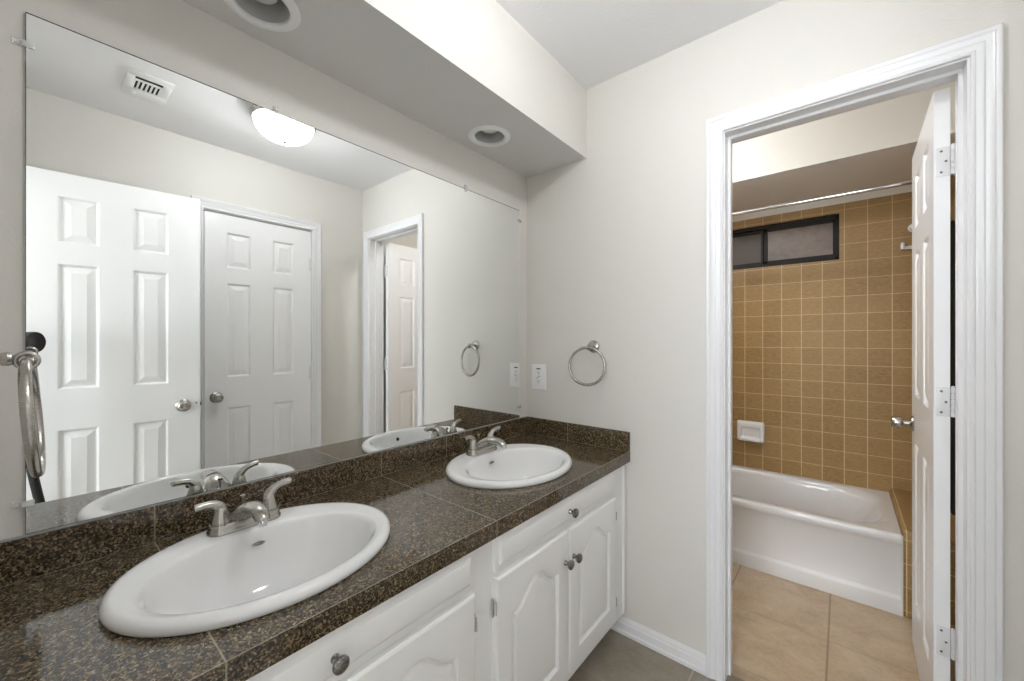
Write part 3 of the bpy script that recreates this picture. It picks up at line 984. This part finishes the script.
# ------------------------------------------------------------------ mirror
MY0, MY1, MZ0, MZ1 = -0.0115, 1.576, 0.8825, 1.9335
mi = thing('mirror', 'large frameless wall mirror above the granite backsplash', 'mirror', (0, .78, MZ0))
b = box(.0015, .0050, MY0, MY1, MZ0, MZ1)
obj('backing', b, M['mirror_edge'], mi, world=True)
b = bmesh.new(); bx(b, .0050, .0062, MY0 + .0008, MY1 - .0008, MZ0 + .0012, MZ1 - .0030)
obj('glass', b, M['mirror'], mi, world=True)
b = bmesh.new(); bx(b, .0015, .0075, NY + .002, MY1 + .03, .8786, MZ0 - .0005)
obj('bottom_channel', b, M['channel'], mi, world=True)
def clip(y, z, ang):
    """small clear clip: plate on the wall, tongue over the glass; ang turns tongue (0 = down)"""
    bm = bmesh.new()
    bx(bm, .0005, .004, -.007, .007, -.002, .018, bev=.002)
    bx(bm, .0063, .0105, -.006, .006, -.012, .004, bev=.0018)
    bx(bm, .003, .0105, -.006, .006, .001, .005, bev=.001)
    lathe(bm, [(0, .0045), (.003, .0043), (.0042, .003), (.0042, .0)], (.004, 0, .011), 'x', 12)
    o = obj('clip', bm, M['clear'], mi, smooth=True, label='clear plastic clip')
    o.location = Vector((0, y, z)) - mi.location
    o.rotation_euler = (ang, 0, 0)
for y, z, a in ((.447, MZ1, 0), (1.202, MZ1, 0), (MY0, 1.868, R(90)), (MY0, .945, R(90)), (MY1, 1.880, R(-90)), (MY1, .935, R(-90))):
    clip(y, z, a)

# ------------------------------------------------------------------ towel rings
def towel_ring():
    """origin on the wall at the rose centre; the ring hangs in front (local -y is out of the wall)"""
    t = thing('towel_ring', 'brushed nickel towel ring on the far wall beside the outlet', 'towel ring', (0.388, D, 1.245))
    u, v_, w = Vector((1, 0, 0)), Vector((0, 0, 1)), Vector((0, -1, 0))
    obj('rose', lathe(bmesh.new(), [(0, 0), (.0285, 0), (.0290, .003), (.0270, .006), (.0250, .0065), (.0240, .010), (.017, .013), (.0115, .0145), (0, .015)], axis=(u, v_, w), n=32), M['nickel'], t, smooth=True)
    obj('post', lathe(bmesh.new(), [(0, .012), (.0100, .012), (.0080, .018), (.0080, .026), (.0100, .028), (.0105, .031), (.0085, .034), (0, .035)], axis=(u, v_, w), n=28), M['nickel'], t, smooth=True)
    b = bmesh.new()
    tube(b, [(0, -.050 + .0108 * math.cos(2 * PI * i / 32), -.003 + .0108 * math.sin(2 * PI * i / 32)) for i in range(32)], .0036, n=12, closed=True, up=(1, 0, 0))
    obj('eye_loop', b, M['nickel'], t, smooth=True, ang=80)
    b = bmesh.new()
    r = 0.0835
    pts = [(r * math.sin(2 * PI * i / 56), 0, -r + r * math.cos(2 * PI * i / 56)) for i in range(56)]
    tube(b, pts, .0066, n=14, closed=True, up=(0, 1, 0))
    rg = obj('ring', b, M['nickel'], t, smooth=True, ang=80)
    rg.location = (0, -.050, -.005)
    return t, rg
tr1, rg1 = towel_ring()
rg1.rotation_euler = (R(-2), R(5), R(8))
tr2 = copy_tree(tr1)
tr2.location = (0.332, NY, 1.246)
tr2.rotation_euler = (0, 0, PI)
tr2['label'] = 'brushed nickel towel ring large at the left edge, seen edge-on'
for o in (tr1, tr2): o['group'] = 'towel rings'
for ch in tr2.children:
    if ch.name.startswith('ring'): ch.rotation_euler = (R(-4.0), R(0), R(-2.5))
    if ch.name.startswith('ring') or ch.name.startswith('eye'): ch.location.y -= .0125
    if ch.name.startswith('post'): ch.scale.y = 1.45

# ------------------------------------------------------------------ outlet
ol = thing('wall_outlet', 'white electrical outlet on the far wall next to the mirror', 'outlet', (.080, D, 1.088))
b = bmesh.new(); bx(b, -.045, .045, -.006, -.0003, -.064, .064, bev=.0035, seg=3)
obj('cover_plate', b, M['plastic'], ol, smooth=True)
b = bmesh.new(); bx(b, -.0175, .0175, -.0082, -.005, -.034, .034, bev=.0015)
fc = obj('receptacle', b, M['plastic'], ol, smooth=True)
for zc in (-.021, .021):
    b = bmesh.new()
    bx(b, -.0078, -.0056, -.0087, -.008, zc - .001, zc + .007); bx(b, .0056, .0078, -.0087, -.008, zc - .001, zc + .006)
    lathe(b, [(0, .0087), (.0026, .0087), (.0026, .008), (0, .008)], (0, 0, zc - .006), (Vector((1, 0, 0)), Vector((0, 0, 1)), Vector((0, -1, 0))), 12)
    obj('socket_slots', b, M['slot'], fc)
b = bmesh.new(); bx(b, -.011, -.001, -.0090, -.008, -.0055, -.0005, bev=.0006); bx(b, .001, .011, -.0090, -.008, .0005, .0055, bev=.0006)
obj('test_buttons', b, M['grey'], fc)
b = bmesh.new()
bx(b, -.012, .012, -.0092, -.008, .0385, .0445, bev=.0006)
obj('indicator_window', b, M['slot'], ol)
for zc in (-.055, .055):
    b = bmesh.new(); lathe(b, [(0, .0072), (.0028, .0068), (.0034, .0058), (.0034, .005)], (0, 0, zc), (Vector((1, 0, 0)), Vector((0, 0, 1)), Vector((0, -1, 0))), 12)
    obj('screw', b, M['plastic'], ol, smooth=True)

# ------------------------------------------------------------------ recessed can lights in the soffit (unlit)
def can_light():
    c_ = thing('recessed_light', 'unlit round recessed can light in the soffit, at the top edge', 'recessed light', (CANS[0][0], CANS[0][1], SZ))
    obj('trim_ring', lathe(bmesh.new(), [(.062, .004), (.0625, -.003), (.066, -.0058), (.074, -.0060), (.082, -.0035), (.0875, -.0005), (.0875, 0.0), (.074, .0)], n=48), M['plastic'], c_, smooth=True)
    obj('can_body', lathe(bmesh.new(), [(.0635, -.001), (.0615, .020), (.0600, .060), (.0585, .095), (.052, .100), (0, .100)], n=48), M['can'], c_, smooth=True)
    b = bmesh.new(); lathe(b, [(0, .099), (.020, .099), (.020, .070), (.018, .066), (0, .066)], n=24)
    so = obj('lamp_holder', b, M['grey'], c_, smooth=True)
    b = bmesh.new(); lathe(b, [(.013, .072), (.016, .060), (.026, .044), (.034, .036), (.036, .033), (.034, .030), (.020, .0265), (0, .0255)], n=32)
    obj('bulb', b, M['bulb'], c_, smooth=True)
    return c_
rl1 = can_light()
rl2 = copy_tree(rl1)
rl2.location = (CANS[1][0], CANS[1][1], SZ)
rl2['label'] = 'unlit round recessed can light in the soffit near the far corner'
for o in (rl1, rl2): o['group'] = 'recessed soffit lights'

# ------------------------------------------------------------------ lit ceiling lamp and vent
def dome_lamp(loc, label, mat, watts, color):
    l = thing('ceiling_light', label, 'ceiling light', loc)
    obj('canopy', lathe(bmesh.new(), [(0, 0), (.085, 0), (.118, -.006), (.138, -.020), (.147, -.040), (.148, -.052), (.143, -.060), (.137, -.063), (.130, -.060), (.110, -.035), (0, -.030)], n=48), M['nickel'], l, smooth=True)
    prof = [(.134, -.058)] + [(.134 * math.cos(a), -.064 - .092 * math.sin(a)) for a in [R(i * 7.5) for i in range(0, 12)]] + [(0, -.156)]
    obj('glass_dome', lathe(bmesh.new(), prof, n=48), mat, l, smooth=True)
    obj('finial', lathe(bmesh.new(), [(0, -.152), (.011, -.1535), (.012, -.1565), (.008, -.159), (.005, -.162), (.006, -.166), (.004, -.169), (0, -.170)], n=20), M['nickel'], l, smooth=True)
    ld = bpy.data.lights.new('bulb', 'POINT')
    ld.energy = watts; ld.color = color; ld.shadow_soft_size = 0.03
    lo = bpy.data.objects.new('bulb', ld); col.objects.link(lo)
    lo.parent = l; lo.location = (0, 0, -.100)
    return l
dome_lamp((0.935, 0.815, H), 'lit frosted glass dome ceiling light, seen in the mirror', M['lamp'], 6.0, (0.95, 0.975, 1.0))
dome_lamp((0.40, 1.97, H), 'lit dome ceiling light in the tub room, out of view beside the doorway', M['lamp_tub'], 12.0, (0.91, 0.955, 1.0))
fill_root = thing('hall_fill_panel', 'glowing panel added behind the photographer as unseen fill light', 'window', (1.05, -2.6, 0.75), structure=True)  # added out of view to send soft fill through the doorway
b = bmesh.new()
for x0, x1, z0, z1 in ((.15, .21, .70, 2.2), (1.89, 1.95, .70, 2.2), (.21, 1.89, .70, .76), (.21, 1.89, 2.14, 2.2), (1.03, 1.07, .76, 2.14)):
    bx(b, x0, x1, -2.599, -2.56, z0, z1, bev=.004)
obj('window_frame', b, M['trim'], fill_root, world=True)  # border around the added fill panel
obj('glow_panel', box(.21, 1.89, -2.598, -2.585, .76, 2.14), M['fill_glow'], fill_root, world=True)  # glowing sheet of the added fill light

vt = thing('ceiling_vent', 'white louvered air vent in the ceiling, seen in the mirror', 'air vent', (1.209, .332, H))
b = bmesh.new()
def vb(x0, x1, y0, y1, z0, z1, **k): bx(b, x0 - 1.209, x1 - 1.209, y0 - .332, y1 - .332, z0, z1, **k)
gx0, gx1, gy0, gy1 = 1.130, 1.250, .285, .378
vb(1.082, gx0, .255, .410, -.007, -.0003, bev=.002); vb(gx1, 1.335, .255, .410, -.007, -.0003, bev=.002)
vb(gx0, gx1, .255, gy0, -.007, -.0003, bev=.002); vb(gx0, gx1, gy1, .410, -.007, -.0003, bev=.002)
vb(1.158, 1.170, gy0, gy1, -.0068, -.001, bev=.001)
obj('frame', b, M['plastic'], vt, smooth=True)
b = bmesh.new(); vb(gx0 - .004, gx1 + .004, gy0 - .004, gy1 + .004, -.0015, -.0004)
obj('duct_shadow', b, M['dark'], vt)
for i in range(7):
    b = bmesh.new()
    yc = gy0 + .002 + i * (gy1 - gy0 - .004) / 6
    vb(1.170, gx1, yc - .0035, yc + .0035, -.0066, -.0016, bev=.0008)
    obj('louver', b, M['plastic'], vt)
b = bmesh.new(); vb(1.276, 1.292, .290, .302, -.016, -.006, bev=.002)
obj('damper_lever', b, M['plastic'], vt)

# ------------------------------------------------------------------ bathtub
TX0, TX1, TY0, TY1, TZ = TL + .002, 1.477, 2.560, TB - .001, 0.371
tb = thing('bathtub', 'white alcove bathtub along the tan tiled wall', 'bathtub', ((TX0 + TX1) / 2, TY0, 0))
def tub_bm():
    bm = bmesh.new()
    n = 96
    def rr(x0, x1, y0, y1, r, z, rx=None):
        """rounded rectangle, n points, by angle sampling of a superellipse-like path"""
        pts = []
        rx = rx or r
        segs = [((x1 - rx, y0 + r), -PI / 2), ((x1 - rx, y1 - r), 0), ((x0 + rx, y1 - r), PI / 2), ((x0 + rx, y0 + r), PI)]
        for (cx, cy), a0 in segs:
            for i in range(n // 4):
                a = a0 + (PI / 2) * i / (n // 4 - 1)
                pts.append((cx + rx * math.cos(a), cy + r * math.sin(a), z))
        return pts
    L = [rr(TX0, TX1, TY0 + .014, TY1, .004, TZ),
         rr(TX0 + .045, TX1 - .035, TY0 + .050, TY1 - .045, .12, TZ + .001, .10),
         rr(TX0 + .055, TX1 - .045, TY0 + .058, TY1 - .053, .15, TZ - .002, .15),
         rr(TX0 + .065, TX1 - .055, TY0 + .066, TY1 - .061, .18, TZ - .010, .20),
         rr(TX0 + .075, TX1 - .075, TY0 + .073, TY1 - .068, .19, TZ - .040, .22),
         rr(TX0 + .085, TX1 - .130, TY0 + .082, TY1 - .076, .19, TZ - .13, .22),
         rr(TX0 + .100, TX1 - .195, TY0 + .095, TY1 - .088, .17, TZ - .23, .20),
         rr(TX0 + .130, TX1 - .250, TY0 + .120, TY1 - .110, .14, TZ - .285, .16),
         rr(TX0 + .20, TX1 - .33, TY0 + .180, TY1 - .170, .10, TZ - .302, .10)]
    loft(bm, L, cap1=True)
    # apron: profile swept along x
    prof = [(.014, TZ), (.008, TZ - .002), (.003, TZ - .007), (.0, TZ - .014), (.0, TZ - .030), (.002, TZ - .040), (.008, TZ - .048), (.013, TZ - .056), (.015, .088), (.013, .083), (.004, .076), (.001, .068), (.002, 0)]
    loft(bm, [[(x, TY0 + d, z) for d, z in prof] for x in (TX0, TX1)], close=False)
    for x in (TX0, TX1):
        vv = [bm.verts.new((x, TY0 + d, z)) for d, z in prof] + [bm.verts.new((x, TY1, 0)), bm.verts.new((x, TY1, TZ))]
        bm.faces.new(vv)
    bmesh.ops.remove_doubles(bm, verts=bm.verts, dist=1e-4)
    return bm
obj('tub_shell', tub_bm(), M['tubwhite'], tb, world=True, smooth=True, ang=50)
b = bmesh.new(); bx(b, TX1 - .001, TX1 + .004, TY0 - .006, TY0 + .006, 0, TZ)
obj('caulk_bead', b, M['caulk'], tb, world=True)

# shower rod
sr = thing('shower_rod', 'thin metal shower curtain rod across the tub alcove', 'shower rod', (.8, 2.62, 2.013))
b = bmesh.new(); tube(b, [(TL - .8 + .002, 0, 0), (TR - .8 - .002, 0, 0)], .0105, n=16)
obj('rod', b, M['chrome'], sr, smooth=True)
for x, s in ((TL, 1), (TR, -1)):
    obj('end_flange', lathe(bmesh.new(), [(.0, 0.0005), (.026, .0005), (.025, .006), (.015, .010), (.0125, .03), (.0, .03)], (x - .8, 0, 0), axis=(Vector((0, 1, 0)), Vector((0, 0, 1)), Vector((s, 0, 0)))), M['chrome'], sr, smooth=True)

# soap dish recessed ceramic
sd = thing('soap_dish', 'white ceramic soap dish on the tan tiles above the tub', 'soap dish', (.765, TB, .560))
b = bmesh.new()
def rr2(x0, x1, z0, z1, y, r=.012, n=6):
    pts = []
    for (cx, cz), a0 in (((x1 - r, z0 + r), -PI / 2), ((x1 - r, z1 - r), 0), ((x0 + r, z1 - r), PI / 2), ((x0 + r, z0 + r), PI)):
        for i in range(n + 1):
            a = a0 + PI / 2 * i / n
            pts.append((cx + r * math.cos(a), y, cz + r * math.sin(a)))
    return pts
hw, hh = .084, .142
loft(b, [rr2(-hw, hw, 0, hh, -.0008), rr2(-hw, hw, 0, hh, -.012), rr2(-hw + .004, hw - .004, .004, hh - .004, -.020), rr2(-hw + .010, hw - .010, .009, hh - .010, -.024),
         rr2(-hw + .020, hw - .020, .020, hh - .034, -.024), rr2(-hw + .024, hw - .024, .024, hh - .040, -.020), rr2(-hw + .030, hw - .030, .032, hh - .050, -.004)], cap0=True, cap1=True)
obj('body', b, M['porcelain'], sd, smooth=True, ang=50)
b = bmesh.new()
loft(b, [[(-hw + .022 + (0 if k == 0 else 2 * hw - .044), -.022 - .020 * math.sin(PI * 0.5) * (1 if i in (1, 2) else 0), z) for i, z in enumerate((.006, .006, .018, .024))] for k in (0, 1)], cap0=True, cap1=True)
obj('tray_lip', b, M['porcelain'], sd, smooth=False)

# ceramic bracket high on the tiles beside the open door
tbk = thing('towel_bar_bracket', 'white ceramic wall bracket on the tiles beside the open door', 'bracket', (1.578, TB, 1.80))
b = bmesh.new()
bx(b, -.054, .060, -.022, -.0008, 0, .022, bev=.006, seg=3)
bx(b, -.054, -.036, -.050, -.010, 0, .040, bev=.008, seg=3)
obj('lower_arm', b, M['porcelain'], tbk, smooth=True)
b = bmesh.new()
lathe(b, [(0, .0008), (.022, .0008), (.022, .010), (.016, .016), (.013, .035), (.018, .046), (.018, .056), (.012, .062), (0, .063)], (.000, 0, .122), (Vector((1, 0, 0)), Vector((0, 0, 1)), Vector((0, -1, 0))), 24)
obj('upper_peg', b, M['porcelain'], tbk, smooth=True)

# dark towel hanging on the side wall behind the open door
tw = thing('hanging_towel', 'dark brown towel hanging behind the open tub room door', 'towel', (1.522, 2.08, 1.66))
b = bmesh.new()
loops = []
for k in range(15):
    z = -k * .066
    half = .17 + .100 * min(1, k / 4)  # widened so dark cloth stands in for shade in the hinge gap
    l = []
    for i in range(41):
        t = i / 40
        y = -half + 2 * half * t
        d = .020 + .010 * math.sin(t * 6 * PI + k * .1) * min(1, .4 + k / 6)
        l.append((d + .004, y, z + (.03 if k == 0 else 0) * math.sin(PI * t)))
    for i in range(40, -1, -1):
        t = i / 40
        l.append((.004, -half + 2 * half * t, z))
    loops.append(l)
loft(b, loops, cap0=True, cap1=True)
obj('cloth', b, M['towel'], tw, smooth=True, ang=70)
hk = thing('door_hook', 'small metal hook on the back of the tub room door', 'hook', (1.522, 2.08, 1.685))
b = bmesh.new(); lathe(b, [(0, .0005), (.018, .0005), (.018, .004), (0, .005)], (0, 0, .02), (Vector((0, 1, 0)), Vector((0, 0, 1)), Vector((1, 0, 0))), 20)
obj('back_plate', b, M['nickel'], hk, smooth=True)
b = bmesh.new(); tube(b, smooth_path([(.003, 0, .02), (.018, 0, .014), (.030, 0, .010), (.036, 0, .022), (.037, 0, .032)], 16), .004, n=10)
obj('prong', b, M['nickel'], hk, smooth=True)

# ------------------------------------------------------------------ the photographer's camera, seen in the mirror
fw_ = Vector((-math.sin(YAW), math.cos(YAW), 0)); rt_ = Vector((math.cos(YAW), math.sin(YAW), 0)); up_ = Vector((0, 0, 1))
tc = thing('tripod_camera', 'black camera on a tripod reflected at the left edge of the mirror', 'camera', (CAM.x, CAM.y, 0))
b = bmesh.new()
lathe(b, [(0, -.010), (.020, -.007), (.030, -.005), (.0415, -.004), (.0425, -.010), (.0425, -.030), (.040, -.034), (.040, -.075), (.036, -.080), (.036, -.095), (0, -.095)], CAM + rt_ * .012 - up_ * .007, (rt_, up_, fw_), 40)
obj('lens', b, M['black'], tc, world=True, smooth=True)
b = bmesh.new()
bx(b, -.068, .068, -.155, -.095, -.058, .042, bev=.008, seg=3)
bx(b, -.028, .028, -.150, -.100, .040, .064, bev=.008, seg=3)
bx(b, .030, .068, -.135, -.070, -.055, .030, bev=.010, seg=3)
Mx = Matrix(((rt_.x, fw_.x, 0, CAM.x), (rt_.y, fw_.y, 0, CAM.y), (0, 0, 1, CAM.z), (0, 0, 0, 1)))
bmesh.ops.transform(b, matrix=Mx, verts=b.verts)
obj('camera_body', b, M['black'], tc, world=True, smooth=True)
hub = CAM - fw_ * .115
b = bmesh.new()
lathe(b, [(0, -.30), (.016, -.30), (.016, -.14), (.024, -.135), (.026, -.10), (.020, -.085), (.030, -.075), (.030, -.058), (0, -.058)], hub, 'z', 24)
obj('tripod_head', b, M['black'], tc, world=True, smooth=True)
top = Vector((hub.x - .01, hub.y + .030, CAM.z - .20))
for tgt in ((CAM.x + .0, .105, 0.0), (1.02, -.35, 0.0), (1.47, -.35, 0.0)):
    e = Vector(tgt); e.z = .012
    dd = (e - top)
    b = bmesh.new()
    tube(b, [top, top + dd * .45, top + dd * .451, top + dd * .75, top + dd * .751, e], [.0150, .0150, .0130, .0130, .0115, .0115], n=14)
    lg = obj('tripod_leg', b, M['black'], tc, world=True, smooth=True)
    b = bmesh.new(); lathe(b, [(0, 0.0), (.014, 0.0), (.016, .004), (.015, .024), (.012, .028), (0, .028)], (e.x, e.y, 0.0005), 'z', 16)
    obj('rubber_foot', b, M['black'], lg, world=True, smooth=True)
